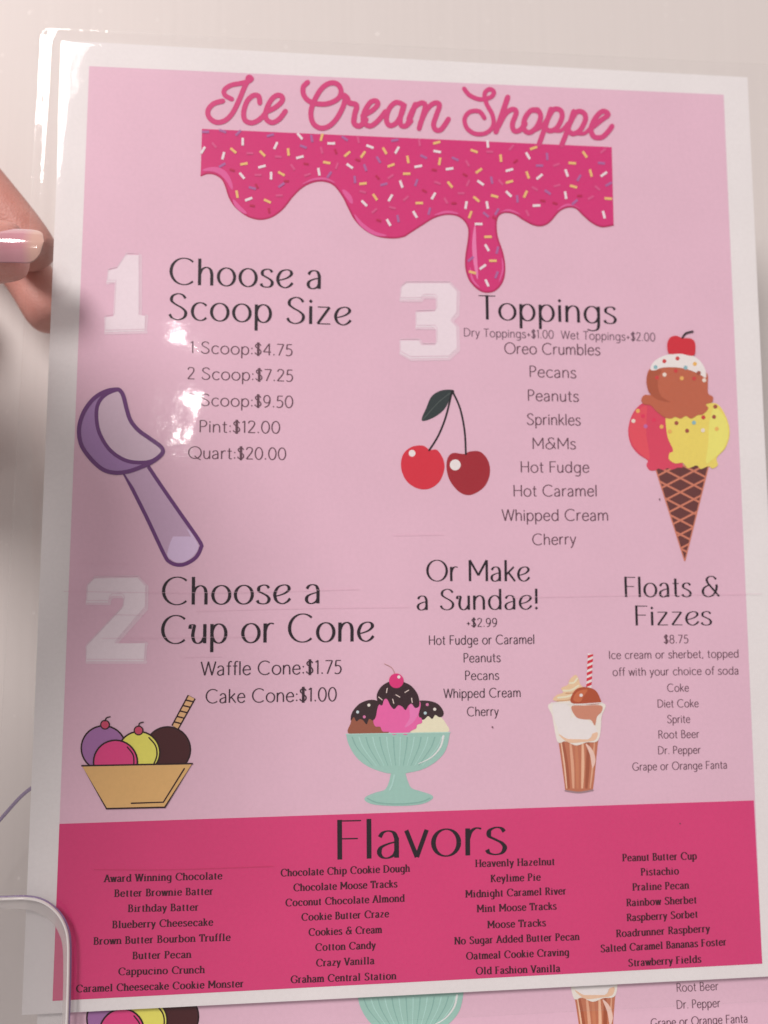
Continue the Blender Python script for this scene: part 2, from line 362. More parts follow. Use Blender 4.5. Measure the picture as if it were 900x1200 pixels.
# clear film: lies over the paper, steps down to the sealed margin round it
def film(parent):
    nx, nz = 120, 150
    q = [P(a, b, 0) for a, b in POUCH]; pq = [P(a, b, 0) for a, b in PAPER]
    v, f = [], []
    for j in range(nz+1):
        for i in range(nx+1):
            # finer columns near the paper edge
            s, t = i/nx, j/nz
            s = s-.13*math.sin(2*math.pi*s)/1.0*.9/ (1) if False else s
            p = (q[0]*(1-s)+q[1]*s)*(1-t)+(q[3]*(1-s)+q[2]*s)*t
            def side(a, b): # signed distance inside
                d = Vector((b.x-a.x, b.z-a.z)); r = Vector((p.x-a.x, p.z-a.z)); return (d.x*r.y-d.y*r.x)/d.length*-1
            e = min(side(pq[k], pq[(k+1) % 4]) for k in range(4))
            st = min(1, max(0, (e+.0028)/.0026)); st = st*st*(3-2*st)
            h = .00012+.00085*st
            h += .00016*noise.noise(Vector((p.x*26, p.z*26, 3)))*st + .0005*noise.noise(Vector((p.x*30, p.z*12, 9)))*(1-st)
            v.append((p.x, -max(h, .00062 if st > .5 else -.0005), p.z))
    for j in range(nz):
        for i in range(nx):
            k = j*(nx+1)+i
            # rounded pouch corners: drop the outermost corner cells
            if (i in (0, nx-1)) and (j in (0, nz-1)): continue
            f.append((k, k+nx+1, k+nx+2, k+1))
    me = bpy.data.meshes.new('plastic_film'); me.from_pydata(v, [], f); me.materials.append(FILM); me.materials.append(MARGIN)
    for p_ in me.polygons:
        if min(-v[k_][1] for k_ in p_.vertices) < .0005: p_.material_index = 1
    for p in me.polygons: p.use_smooth = True
    o = link_obj('plastic_film', me, parent)
    # sealed rim
    rim = Art(); c = []
    for k in range(4):
        p0, p1, p2 = POUCH[k-1], POUCH[k], POUCH[(k+1) % 4]
        for tt in range(6):
            an = tt/5; r = 11
            d0 = Vector((p0[0]-p1[0], p0[1]-p1[1])).normalized()*r; d1 = Vector((p2[0]-p1[0], p2[1]-p1[1])).normalized()*r
            w0 = (1-math.sin(an*math.pi/2)); w1 = 1-math.cos(an*math.pi/2)
            c.append((p1[0]+d0.x*w0+d1.x*w1, p1[1]+d0.y*w0+d1.y*w1))
    rim.line(c, 1.3, EDGE, 55, closed=True)
    return o, rim.build('film_edge', menu)
film_o, rim_o = film(menu)

BLACK = ink(38, 30, 36); GREY = ink(92, 62, 72); SOFT = ink(104, 76, 88); DARK = ink(58, 40, 48)

# ---- title in joined script letters
T = ink(193, 60, 110)
a = Art(); c5 = Crop(230, 80, 3.6); c6 = Crop(480, 80, 3.6)
def stroke(cr, pts, wd=6.0, layer=4): a.line(cr(*pts), wd, T, layer, smooth=True)
stroke(c5, [(150, 130), (122, 114), (118, 92), (145, 72), (188, 63), (222, 54), (234, 44)], 5.6)
a.disc(c5((224, 44))[0], 4.8, T, 4)
stroke(c5, [(222, 44), (203, 80), (178, 140), (150, 193), (118, 222), (82, 227), (54, 206), (50, 176), (74, 149), (112, 138)])
stroke(c5, [(268, 146), (263, 118), (240, 115), (214, 140), (200, 185), (206, 219), (236, 230), (270, 213), (297, 182)])
stroke(c5, [(294, 184), (330, 167), (360, 141), (362, 120), (340, 114), (314, 136), (294, 180), (295, 213), (320, 229), (350, 214), (376, 181)])
stroke(c5, [(470, 59), (452, 78), (452, 108), (470, 134), (506, 149), (555, 149), (598, 128), (611, 97), (597, 68), (566, 62), (532, 82), (503, 126), (484, 180), (491, 228), (520, 251), (556, 246), (590, 215), (618, 165), (628, 128)])
stroke(c5, [(619, 114), (636, 124), (645, 145), (676, 156), (668, 196), (666, 232), (690, 243), (716, 216)], 6.4)
a.disc(c5((624, 118))[0], 4.2, T, 4)
stroke(c5, [(702, 200), (742, 178), (766, 152), (756, 137), (732, 146), (707, 190), (707, 228), (735, 243), (768, 220), (798, 182)])
stroke(c5, [(872, 152), (842, 144), (814, 170), (802, 214), (815, 241), (844, 230), (868, 188), (878, 148), (862, 202), (863, 238), (884, 243), (906, 222)])
stroke(c6, [(24, 152), (8, 195), (-8, 236)], 6.4)
stroke(c6, [(-4, 215), (16, 170), (46, 147), (66, 155), (56, 200), (40, 254)])
stroke(c6, [(44, 235), (72, 175), (104, 147), (126, 155), (112, 200), (101, 236), (110, 259), (134, 257), (164, 214)])
stroke(c6, [(230, 86), (254, 114), (298, 131), (342, 122), (356, 101), (338, 88), (317, 106), (324, 148), (350, 198), (352, 243), (322, 273), (277, 276), (242, 252), (232, 213), (254, 184), (294, 182), (316, 210)], 5.2)
stroke(c6, [(414, 122), (391, 190), (364, 268)], 6.4)
stroke(c6, [(374, 246), (404, 192), (434, 173), (450, 186), (434, 234), (441, 263), (465, 261), (488, 234)])
stroke(c6, [(546, 182), (516, 176), (488, 208), (481, 252), (504, 271), (534, 250), (553, 206), (541, 176), (524, 178)])
stroke(c6, [(528, 262), (556, 246), (578, 216)], 4.6)
stroke(c6, [(596, 172), (571, 250), (546, 322)])
stroke(c6, [(578, 222), (606, 175), (636, 177), (643, 206), (622, 250), (592, 264), (570, 250)])
stroke(c6, [(602, 262), (640, 262), (668, 232)], 4.6)
stroke(c6, [(692, 182), (667, 258), (641, 326)])
stroke(c6, [(676, 232), (704, 185), (734, 188), (742, 216), (720, 260), (690, 276), (668, 262)])
stroke(c6, [(704, 274), (738, 274), (764, 250)], 4.6)
stroke(c6, [(764, 254), (812, 216), (838, 195), (816, 181), (788, 204), (766, 250), (776, 287), (810, 291), (838, 267), (854, 244)])
title = a.build('title_lettering', menu)

# ---- dripping icing with sprinkles
c7 = Crop(220, 140, 900/260); c8 = Crop(480, 140, 900/260)
low = c7((52, 232), (80, 222), (112, 226), (140, 245), (155, 275), (170, 320), (195, 358), (235, 390), (270, 404), (305, 407), (345, 395), (385, 365), (425, 315), (465, 277), (510, 256), (555, 253), (595, 270), (630, 315), (655, 365), (680, 410), (720, 450), (770, 475), (830, 483), (875, 477)) + \
      c8((0, 462), (50, 430), (100, 400), (150, 387), (195, 393), (225, 415), (241, 450), (238, 500), (229, 560), (230, 610), (245, 655), (280, 692), (315, 703), (350, 693), (378, 655), (385, 600), (375, 540), (355, 480), (350, 430), (358, 395), (385, 379), (425, 385), (465, 410), (505, 430), (540, 432), (570, 415), (605, 375), (640, 358), (675, 362), (705, 390), (740, 420), (780, 437), (828, 430))
low = spline(low, False, 5)
MAG = ink(194, 45, 105); MAGL = ink(204, 84, 138); MAGD = ink(172, 36, 84)
a = Art(); a.poly(c7((58, 38))+low+c8((820, 112)), MAG, 1)
a.line([(x, y-1.0) for x, y in low], 2.0, MAGD, 2, caps=False)
def hl(cr, pts, wd, mat=MAGL, tp=True): a.line(cr(*pts), wd, mat, 3, smooth=True, caps=False, taper=(lambda t: math.sin(math.pi*min(1, max(.02, t)))**.6) if tp else None)
hl(c7, [(60, 206), (105, 202), (140, 215), (165, 245), (182, 285)], 7)
hl(c7, [(184, 325), (205, 355), (240, 383)], 5); hl(c7, [(628, 285), (652, 312), (668, 342)], 6)
hl(c7, [(676, 385), (705, 425), (755, 460), (810, 472)], 4.6); hl(c7, [(465, 262), (510, 243), (560, 241), (600, 258)], 2.6)
hl(c8, [(100, 388), (150, 375), (200, 382)], 3); hl(c8, [(265, 430), (262, 500), (266, 570), (276, 650)], 5.2, ink(216, 112, 156))
hl(c8, [(245, 600), (256, 650), (285, 682)], 2.6); hl(c8, [(360, 385), (400, 368), (450, 385)], 2.6); hl(c8, [(600, 368), (640, 346), (690, 362)], 2.6)
hl(c8, [(375, 560), (378, 610), (362, 660)], 2.2)
icing = a.build('icing_picture', menu)
SP = {'w': ink(228, 196, 202), 'y': ink(226, 170, 104), 'l': ink(160, 92, 142), 'p': ink(198, 76, 122), 'd': ink(172, 34, 74)}
spr = {
 ('w', 7): [(455, 68, 50), (357, 106, -65), (144, 147, -75), (455, 153, -15), (301, 191, -15), (220, 228, 50), (338, 228, 90), (532, 212, 80), (582, 97, 0), (739, 110, 20), (849, 124, -60), (657, 189, 35), (247, 323, -20), (866, 262, 70), (822, 318, -60), (716, 340, 45), (815, 418, 60), (223, 90, 90), (62, 124, -60)],
 ('y', 7): [(185, 126, 40), (303, 138, 45), (408, 132, 85), (543, 72, -75), (228, 180, -10), (380, 220, 30), (564, 175, 10), (647, 140, -40), (711, 142, -55), (799, 127, 60), (825, 186, -20), (711, 260, -5), (760, 315, 55), (323, 331, 25), (200, 303, 80), (893, 162, 80), (888, 220, 0)],
 ('l', 7): [(142, 47, 20), (205, 54, -45), (335, 64, -15), (503, 77, 80), (469, 110, 20), (637, 77, 35), (840, 84, -10), (720, 195, 70), (774, 163, 60), (574, 224, -55), (678, 243, 85), (796, 263, -15), (262, 278, 15), (380, 266, -35), (853, 402, 80), (140, 185, -30), (72, 50, 0)],
 ('p', 7): [(107, 104, 50), (252, 137, 0), (367, 151, 5), (426, 193, 55), (285, 225, 0), (486, 224, -20), (543, 125, 75), (605, 188, -70), (823, 232, -35), (710, 293, 15), (830, 358, 15), (757, 370, -40), (371, 308, 0), (885, 320, -40), (692, 82, 80)],
 ('d', 7): [(280, 270, 60), (180, 205, 20), (600, 130, 70), (480, 180, 10), (775, 410, 20), (690, 165, 20), (262, 350, 10), (330, 370, 80), (400, 250, 0), (770, 235, 50)],
 ('w', 8): [(112, 130, 10), (35, 190, -10), (162, 200, -8), (405, 205, -15), (480, 147, 60), (527, 232, -40), (288, 257, 35), (97, 310, -60), (229, 347, -80), (315, 347, 80), (402, 302, 45), (515, 349, -3), (280, 424, 0), (22, 385, 60), (637, 217, 70), (633, 307, 80), (788, 222, -35), (788, 386, 75), (314, 520, 60), (297, 598, -35), (314, 663, 65), (317, 99, 85)],
 ('y', 8): [(110, 94, -15), (122, 170, -80), (262, 128, 20), (370, 157, 85), (281, 208, -35), (164, 264, 50), (405, 253, -15), (39, 339, 0), (271, 323, 40), (345, 311, 15), (479, 225, 70), (470, 303, -65), (246, 386, -70), (503, 116, -20), (660, 177, 5), (711, 142, 55), (735, 217, 75), (665, 272, 15), (806, 321, 5), (318, 476, 0), (338, 573, 0), (255, 620, 15)],
 ('l', 8): [(57, 151, 25), (185, 160, 25), (27, 256, -70), (80, 372, -75), (333, 246, 80), (527, 187, 0), (558, 150, 85), (437, 322, 85), (310, 386, 40), (354, 374, -60), (560, 295, 35), (687, 237, -60), (670, 335, -40), (778, 177, 5), (808, 262, -30), (248, 566, -40), (356, 530, -75), (353, 630, -70)],
 ('p', 8): [(325, 131, 0), (235, 178, 60), (113, 257, 20), (237, 258, -65), (209, 299, 0), (147, 329, 60), (370, 255, 50), (595, 184, -20), (598, 268, -15), (508, 280, 30), (762, 278, 40), (735, 317, -30), (785, 127, -40), (478, 380, 65), (413, 114, -50), (40, 94, 80)],
 ('d', 8): [(100, 205, 10), (225, 225, 30), (430, 170, -40), (590, 340, 20), (540, 330, 10), (690, 310, 0), (60, 290, 30), (180, 340, 0), (345, 400, 30)],
}
a = Art()
for (cc, q), L in spr.items():
    cr = c7 if q == 7 else c8; n_ = {'w': (9.0, 2.9), 'y': (8.8, 2.9), 'l': (8.6, 2.8), 'p': (8, 2.6), 'd': (6, 2.6)}[cc]
    for x, y, an in L:
        x, y = cr((x, y))[0]; dx, dy = math.cos(math.radians(an))*n_[0]/2, math.sin(math.radians(an))*n_[0]/2
        a.line([(x-dx, y-dy), (x+dx, y+dy)], n_[1], SP[cc], 5, caps=False)
sp = a.build('sprinkles', icing)

# ---- varsity numerals
NW = ink(215, 194, 199); NW2 = ink(208, 178, 186)
def number(pts, cr, inset):
    a = Art(); q = cr(*pts)
    cx = sum(p[0] for p in q)/len(q); cy = sum(p[1] for p in q)/len(q)
    a.poly([(x+1.6, y+.8) for x, y in q], NW2, 2); a.line([(x+1.6, y+.8) for x, y in q], 4.4, NW2, 2, closed=True, caps=False)
    for x, y in q: a.disc((x+1.6, y+.8), 2.2, NW2, 2, 10)
    a.poly(q, NW, 3)
    a.line([(x+.8, y-2.4) for x, y in q], .9, NW2, 5, closed=True, caps=False)
    return a.build('number', menu)
c3 = Crop(90, 280, 900/340); c4 = Crop(450, 320, 900/340); c2 = Crop(80, 650, 900/380)
number([(152, 50), (192, 50), (192, 236), (212, 238), (210, 286), (86, 289), (86, 244), (114, 239), (119, 134), (92, 134), (96, 99), (124, 92)], c3, 5)
number([(52, 45), (68, 32), (202, 32), (226, 57), (224, 128), (206, 148), (224, 167), (226, 238), (198, 263), (80, 265), (49, 248), (49, 210), (108, 210), (116, 224), (158, 224), (162, 216), (162, 176), (156, 168), (98, 168), (98, 122), (156, 120), (162, 112), (162, 80), (156, 72), (120, 72), (112, 82), (49, 82)], c4, 5)
number([(72, 66), (192, 64), (214, 87), (213, 148), (128, 246), (213, 246), (210, 296), (49, 296), (49, 255), (150, 148), (154, 122), (148, 114), (120, 114), (112, 122), (110, 133), (49, 133), (52, 87)], c2, 5)

# ---- headings (part) with the lines under them (sub-parts)
def block(heads, hfont, lines, lfont, lmat, hmat=BLACK, lname='text_line'):
    h = text_obj('heading', [(t, *q) for t, *q in heads], 0, 0, 0, 0, 0, hfont, hmat, menu)
    for t, *q in lines: text_obj(lname, t, *q, lfont, lmat, h)
    return h
block([('Choose a', 200.2, 333, 376.4, 338.4, 31), ('Scoop Size', 199, 374.3, 409.8, 381, 30.6)], 'head',
      [('1 Scoop:$4.75', 223.3, 413.6, 342.2, 417, 13.6), ('2 Scoop:$7.25', 220, 444.2, 342.8, 447, 13.8), ('3 Scoop:$9.50', 219.8, 475, 342.8, 477.8, 13.8),
       ('Pint:$12.00', 234, 506.4, 327.5, 507.8, 14), ('Quart:$20.00', 221, 537.2, 334.6, 538.8, 14)], 'list', GREY)
b2 = block([('Toppings', 562.7, 374, 721.3, 379.3, 28.5)], 'head',
      [('Oreo Crumbles', 591.7, 414.4, 703, 416.2, 13), ('Pecans', 621, 441.6, 674.8, 443, 13), ('Peanuts', 619, 469.6, 677.8, 470.6, 13), ('Sprinkles', 618, 497.6, 680, 498.4, 13),
       ('M&Ms', 624.5, 526, 674.4, 526.2, 13), ('Hot Fudge', 610.6, 553.6, 690, 553.6, 13), ('Hot Caramel', 602.2, 581.6, 699.3, 581.4, 13.2), ('Whipped Cream', 589, 610.2, 712.6, 610, 13.3), ('Cherry', 624.5, 638.6, 674.4, 637.8, 13)], 'list', GREY)
text_obj('text_line', 'Dry Toppings+$1.00  Wet Toppings+$2.00', 544, 394, 767.5, 399.8, 9.6, 'small', SOFT, b2)
block([('Or Make', 501, 681, 619.6, 681, 24.6), ('a Sundae!', 489.8, 714.8, 630.2, 714, 24.2)], 'head',
      [('+$2.99', 547, 734.6, 582.3, 734.4, 10), ('Hot Fudge or Caramel', 503, 755.6, 626, 754.4, 10.8), ('Peanuts', 543.6, 776.2, 586.2, 775.6, 10.6), ('Pecans', 545.4, 796.8, 584.4, 796.4, 10.6),
       ('Whipped Cream', 520.5, 818, 610, 816.7, 10.8), ('Cherry', 547.8, 839.2, 583.8, 838.6, 10.6)], 'small', DARK)
block([('Floats &', 733, 699.6, 842.5, 699.2, 23.8), ('Fizzes', 745.5, 732.9, 833.3, 732.5, 23.4)], 'head',
      [('$8.75', 778.5, 754, 806.4, 753.6, 9.8), ('Ice cream or sherbet, topped', 714, 772.2, 865.5, 770.4, 9.4), ('off with your choice of soda', 718.5, 792, 865.5, 790.2, 9.4),
       ('Coke', 782.4, 810.6, 807, 810.3, 9.2), ('Diet Coke', 771, 829, 818.4, 828.6, 9.2), ('Sprite', 782.4, 847.3, 808.5, 847, 9.2)], 'small', GREY)
FL = [('Root Beer', 772, 865.3, 819.3, 864.5, 9.2), ('Dr. Pepper', 771.6, 883.8, 821, 883, 9.2), ('Grape or Orange Fanta', 741.6, 903, 852, 900.6, 9.2)]
soda = [text_obj('text_line', t, *q, 'small', GREY, menu) for t, *q in FL]
fh = [o for o in menu.children if o.name.startswith('heading')][-1]
for o in soda: o.parent = fh
block([('Choose a', 191.4, 708.8, 375, 707, 32.4), ('Cup or Cone', 190.5, 754.4, 436.5, 751.4, 33)], 'head',
      [('Waffle Cone:$1.75', 236.2, 791.5, 399.7, 789.4, 16), ('Cake Cone:$1.00', 241.7, 824, 393.8, 821.5, 16)], 'list', DARK)
S_ = 8.5
block([('Flavors', 396.6, 1007.3, 591.6, 1001, 46.5)], 'flav',
 [(t, *q, S_) for t, *q in [
 ('Award Winning Chocolate', 122.8, 1033.7, 259.7, 1030.3), ('Better Brownie Batter', 135, 1051, 249, 1048.4), ('Birthday Batter', 151, 1068.7, 232, 1067), ('Blueberry Cheesecake', 132.6, 1087.7, 249, 1084.6),
 ('Brown Butter Bourbon Truffle', 110.6, 1107, 269.4, 1102.4), ('Butter Pecan', 156.3, 1124, 223.2, 1122.4), ('Cappucino Crunch', 139.4, 1142.7, 239, 1140.3), ('Caramel Cheesecake Cookie Monster', 89.8, 1162.8, 284.8, 1156.7),
 ('Chocolate Chip Cookie Dough', 329.7, 1027, 479.6, 1021.5), ('Chocolate Moose Tracks', 344.6, 1044.3, 465, 1039.7), ('Coconut Chocolate Almond', 335.3, 1062, 473.4, 1056.5), ('Cookie Butter Craze', 354, 1078.9, 455.2, 1074.7),
 ('Cookies & Cream', 362.4, 1096.6, 446.8, 1093.3), ('Cotton Candy', 370.3, 1114.3, 439.4, 1111.5), ('Crazy Vanilla', 371.2, 1132.5, 438, 1129.7), ('Graham Central Station', 341.4, 1152, 463.6, 1147.5),
 ('Heavenly Hazelnut', 558, 1016, 649.6, 1013.6), ('Keylime Pie', 576, 1033.7, 633, 1031.8), ('Midnight Caramel River', 546.4, 1051.8, 663, 1048), ('Mint Moose Tracks', 559.8, 1069, 651.6, 1065.7),
 ('Moose Tracks', 572.2, 1087.7, 639.1, 1085.3), ('No Sugar Added Butter Pecan', 533.5, 1106.8, 678.3, 1101.5), ('Oatmeal Cookie Craving', 547, 1124.5, 666.4, 1119.7), ('Old Fashion Vanilla', 558.4, 1142, 655.9, 1138.8),
 ('Peanut Butter Cup', 730.4, 1009.3, 816, 1007), ('Pistachio', 752, 1026, 795, 1024.6), ('Praline Pecan', 742.3, 1043.7, 806.8, 1041.3), ('Rainbow Sherbet', 735.2, 1061.9, 816, 1058.5),
 ('Raspberry Sorbet', 735.6, 1079.5, 817.3, 1075.2), ('Roadrunner Raspberry', 723.2, 1098.2, 831.2, 1092), ('Salted Caramel Bananas Foster', 704.6, 1115.9, 850.8, 1107.7), ('Strawberry Fields', 737, 1132.6, 821.2, 1127.8)]],
 'serif', ink(62, 22, 38), BLACK)

# ---- purple ice cream scoop
cs = Crop(70, 440, 900/210); PO = ink(98, 52, 104)
a = Art()
hd = cs((318, 488), (440, 450), (500, 540), (600, 685), (702, 832), (708, 868), (682, 915), (632, 946), (590, 951), (552, 936), (525, 900), (440, 720), (365, 570))
hds = [hd[0], hd[1]]+spline(hd[1:], False, 6)[1:]
a.poly(hds, ink(182, 148, 170), 2); a.line(hds, 4.4, PO, 3, closed=True, caps=False)
# pale tip of the handle
a.poly(spline(cs((575, 800), (640, 770), (690, 840), (695, 868), (672, 905), (630, 934), (592, 938), (562, 925), (540, 895)), True, 5), ink(200, 172, 198), 2)
scoop = a.build('scoop_picture', menu)
a = Art()
sil = cs((285, 70), (230, 80), (170, 117), (120, 185), (97, 265), (107, 345), (150, 412), (210, 468), (270, 488), (340, 483), (420, 455), (470, 430), (505, 402), (518, 380), (505, 355), (450, 315), (395, 275), (355, 225), (335, 165), (320, 105), (305, 78))
inn = cs((285, 72), (225, 100), (190, 150), (185, 220), (200, 290), (240, 360), (290, 405), (350, 432), (420, 437), (468, 427), (505, 400), (517, 379), (503, 355), (450, 315), (395, 275), (355, 225), (335, 165), (320, 105), (305, 78))
a.poly(sil, ink(150, 112, 156), 4, True); a.poly(inn, ink(194, 166, 178), 5, True)
a.line(inn, 4.4, PO, 6, True, True); a.line(sil, 4.8, PO, 7, True, True)
a.build('scoop_bowl', scoop)

# ---- pair of cherries
a = Art(); BK = ink(34, 30, 34)
a.line(c4((140, 550), (168, 505), (192, 445), (210, 370)), 2.2, BK, 3, True); a.line(c4((213, 368), (236, 420), (250, 490), (254, 562)), 2.2, BK, 3, True)
a.disc(c4((212, 368))[0], 2.2, BK, 3)
cher = a.build('cherry_picture', menu)
a = Art(); a.poly(c4((120, 535), (142, 548), (165, 549), (184, 578), (187, 610), (171, 648), (140, 669), (104, 668), (70, 645), (53, 605), (58, 565), (84, 540)), ink(196, 42, 58), 2, True)
a.disc(c4((87, 559))[0], 4, ink(236, 210, 208), 3); a.build('cherry', cher)
a = Art(); a.poly(c4((215, 558), (248, 561), (268, 553), (300, 555), (324, 584), (328, 625), (310, 664), (270, 688), (235, 680), (205, 645), (194, 606), (198, 573)), ink(150, 36, 46), 2, True)
a.disc(c4((221, 595))[0], 6.4, ink(236, 214, 212), 3); a.build('cherry', cher)
a = Art(); a.poly(c4((216, 364), (178, 364), (148, 382), (132, 416), (117, 457), (150, 450), (186, 424), (205, 388)), ink(48, 56, 56), 2, True)
a.line(c4((214, 366), (170, 400), (120, 455)), .9, ink(76, 84, 80), 3, True, caps=False); a.build('leaf', cher)

# ---- tall ice cream cone
cc = Crop(720, 370, 4); a = Art()
tri = cc((188, 700), (442, 700), (330, 1150)); a.poly(tri, ink(98, 54, 52), 2)
def clip(p, q, poly):
    t0, t1 = 0, 1; n = len(poly); ar = sum(poly[i][0]*poly[(i+1) % n][1]-poly[(i+1) % n][0]*poly[i][1] for i in range(n))
    for i in range(n):
        A, B = poly[i], poly[(i+1) % n]; nx, ny = -(B[1]-A[1]), B[0]-A[0]
        if ar < 0: nx, ny = -nx, -ny
        d0 = (p[0]-A[0])*nx+(p[1]-A[1])*ny; dd = (q[0]-p[0])*nx+(q[1]-p[1])*ny
        if abs(dd) < 1e-9:
            if d0 < 0: return None
        else:
            t = -d0/dd
            if dd > 0: t0 = max(t0, t)
            else: t1 = min(t1, t)
    return None if t1-t0 < .01 else [(p[0]+(q[0]-p[0])*t, p[1]+(q[1]-p[1])*t) for t in (t0, t1)]
LAT = ink(190, 112, 88)
for k in range(12):
    for sg in (1, -1):
        y = 640+k*66-(22 if sg < 0 else 0)
        s_ = clip(*cc((100, y-sg*.52*230), (560, y+sg*.52*230)), tri)
        if s_: a.line(s_, 2.3, LAT, 3, caps=False)
a.line([tri[0], tri[2]], 1.4, LAT, 3, caps=False); a.line([tri[1], tri[2]], 1.4, LAT, 3, caps=False)
cone = a.build('cone_picture', menu)
def scal(p0, p1, n, dep):
    o = []
    for i in range(n):
        for j in range(6):
            t = (i+j/6)/n; o.append((p0[0]+(p1[0]-p0[0])*t, p0[1]+(p1[1]-p0[1])*t+dep*math.sin(math.pi*j/6)))
    return o+[p1]
def dots(a, cr, L, lay):
    for x, y, c in L: a.disc(cr((x, y))[0], 2.4, c, lay, 14)
RD = ink(190, 60, 60); BR = ink(150, 76, 62); TE = ink(128, 164, 168); OR = ink(230, 160, 84); CRm = ink(232, 196, 180); PK = ink(206, 50, 82)
a = Art(); a.poly(spline(cc((240, 420), (190, 402), (135, 408), (88, 455), (65, 530), (76, 600), (112, 648), (155, 678), (150, 700), (165, 724), (190, 726)), False, 6)+cc((206, 716), (228, 724), (250, 714), (272, 722), (296, 712), (320, 712), (320, 420)), ink(200, 62, 86), 4)
a.poly(spline(cc((150, 420), (95, 460), (70, 530), (82, 596), (115, 640), (165, 672), (150, 560), (150, 480)), True, 5), ink(208, 72, 84), 5)
dots(a, cc, [(110, 446, OR), (89, 493, CRm), (134, 470, PK), (186, 489, PK), (146, 518, ink(178, 96, 146)), (221, 520, OR)], 6); a.build('ice_cream_scoop', cone)
a = Art(); a.poly(spline(cc((240, 490), (250, 455), (330, 430), (440, 410), (490, 420), (530, 490), (540, 555), (520, 620), (480, 665), (485, 700), (460, 716), (440, 706), (405, 718), (385, 702), (345, 714), (320, 690), (285, 692), (256, 672), (258, 645), (275, 630), (250, 570)), True, 6), ink(226, 190, 88), 6)
a.poly(spline(cc((470, 430), (520, 480), (534, 555), (512, 622), (470, 665), (430, 690), (440, 600), (445, 500)), True, 5), ink(232, 202, 100), 7)
dots(a, cc, [(291, 503, BR), (341, 539, BR), (373, 501, TE), (417, 476, RD), (467, 474, BR), (473, 426, BR), (260, 542, OR), (415, 537, CRm), (480, 530, OR)], 9); a.build('ice_cream_scoop', cone)
a = Art(); a.poly(spline(cc((165, 250), (150, 300), (158, 350), (170, 370), (140, 372), (126, 395), (138, 414), (170, 420), (200, 450), (235, 476), (265, 482), (285, 474), (310, 482), (335, 470), (360, 482), (390, 466), (415, 462), (440, 435), (430, 415), (458, 405), (462, 380), (440, 364), (438, 320), (434, 270), (380, 240), (290, 232), (210, 240)), True, 6), ink(176, 92, 66), 9)
a.poly(spline(cc((165, 260), (150, 310), (165, 360), (200, 392), (262, 405), (222, 380), (205, 340), (205, 290), (220, 255)), True, 5), ink(160, 80, 56), 10)
dots(a, cc, [(235, 276, CRm), (316, 293, OR), (288, 258, RD), (200, 290, RD), (374, 294, RD), (395, 268, BR)], 11); a.build('ice_cream_scoop', cone)
a = Art(); a.poly(spline(cc((168, 250), (185, 215), (230, 188), (290, 177), (345, 180), (395, 205), (425, 250), (428, 290), (395, 272), (345, 252), (290, 242), (225, 243), (190, 256)), True, 6), ink(232, 222, 196), 11)
dots(a, cc, [(234, 213, RD), (296, 200, RD), (193, 241, TE), (334, 243, TE), (377, 226, OR), (396, 268, BR), (421, 302, CRm)], 12); a.build('cream_topping', cone)
a = Art(); a.poly(spline(cc((318, 104), (290, 94), (262, 102), (248, 130), (250, 165), (262, 180), (310, 178), (368, 188), (380, 160), (376, 122), (355, 106)), True, 6), ink(192, 42, 54), 12)
a.line(cc((318, 104), (335, 82), (368, 73)), 2.0, BK, 13, True); a.build('cherry', cone)

# ---- waffle tub with three scoops
a = Art(); OUT = ink(46, 20, 30)
def oc(cx, cy, r, fill, l, wd=1.9, ry=None):
    p = [(cx+r*math.cos(i*math.pi/18), cy+(ry or r)*math.sin(i*math.pi/18)) for i in range(36)]
    a.poly(c2(*p), fill, l); a.line(c2(*p), wd, OUT, l+1, closed=True)
tub = c2((38, 586), (344, 580), (268, 701), (106, 705)); a.poly(tub, ink(206, 160, 100), 10); a.line(tub, 2.0, OUT, 11, closed=True)
for p in tub: a.disc(p, 1.0, OUT, 11, 10)
a.line(c2((322, 594), (264, 687), (175, 690)), 1.7, OUT, 11)
tubo = a.build('tub_picture', menu)
a = Art(); st = c2((288, 474), (305, 484), (352, 400), (333, 390)); a.poly(st, ink(208, 160, 112), 2)
for t in (.12, .3, .48, .66, .84):
    A = [st[0][k]+(st[3][k]-st[0][k])*t for k in range(2)]; B = [st[1][k]+(st[2][k]-st[1][k])*(t+.06) for k in range(2)]
    a.line([A, B], 1.7, OUT, 3)
a.line(st, 1.6, OUT, 3, closed=True); a.build('wafer_stick', tubo)
a = Art(); oc(98, 537, 62, ink(152, 100, 148), 3); oc(102, 472, 12, ink(190, 66, 94), 6, 1.4); a.line(c2((102, 462), (106, 453), (116, 450)), 1.4, OUT, 7, True); a.build('purple_scoop', tubo)
a = Art(); oc(276, 541, 63, ink(70, 34, 36), 2); a.build('brown_scoop', tubo)
a = Art(); oc(196, 549, 58, ink(226, 206, 88), 5); a.line(c2((224, 508), (242, 530), (246, 556), (238, 580)), 1.6, OUT, 7, True); oc(195, 488, 12, ink(190, 66, 94), 8, 1.4); a.line(c2((195, 477), (198, 468), (208, 465)), 1.4, OUT, 9, True); a.build('yellow_scoop', tubo)
a = Art(); oc(131, 576, 61, ink(206, 60, 116), 8); a.line(c2((164, 534), (180, 556), (182, 582)), 1.6, OUT, 9, True); a.build('pink_scoop', tubo)

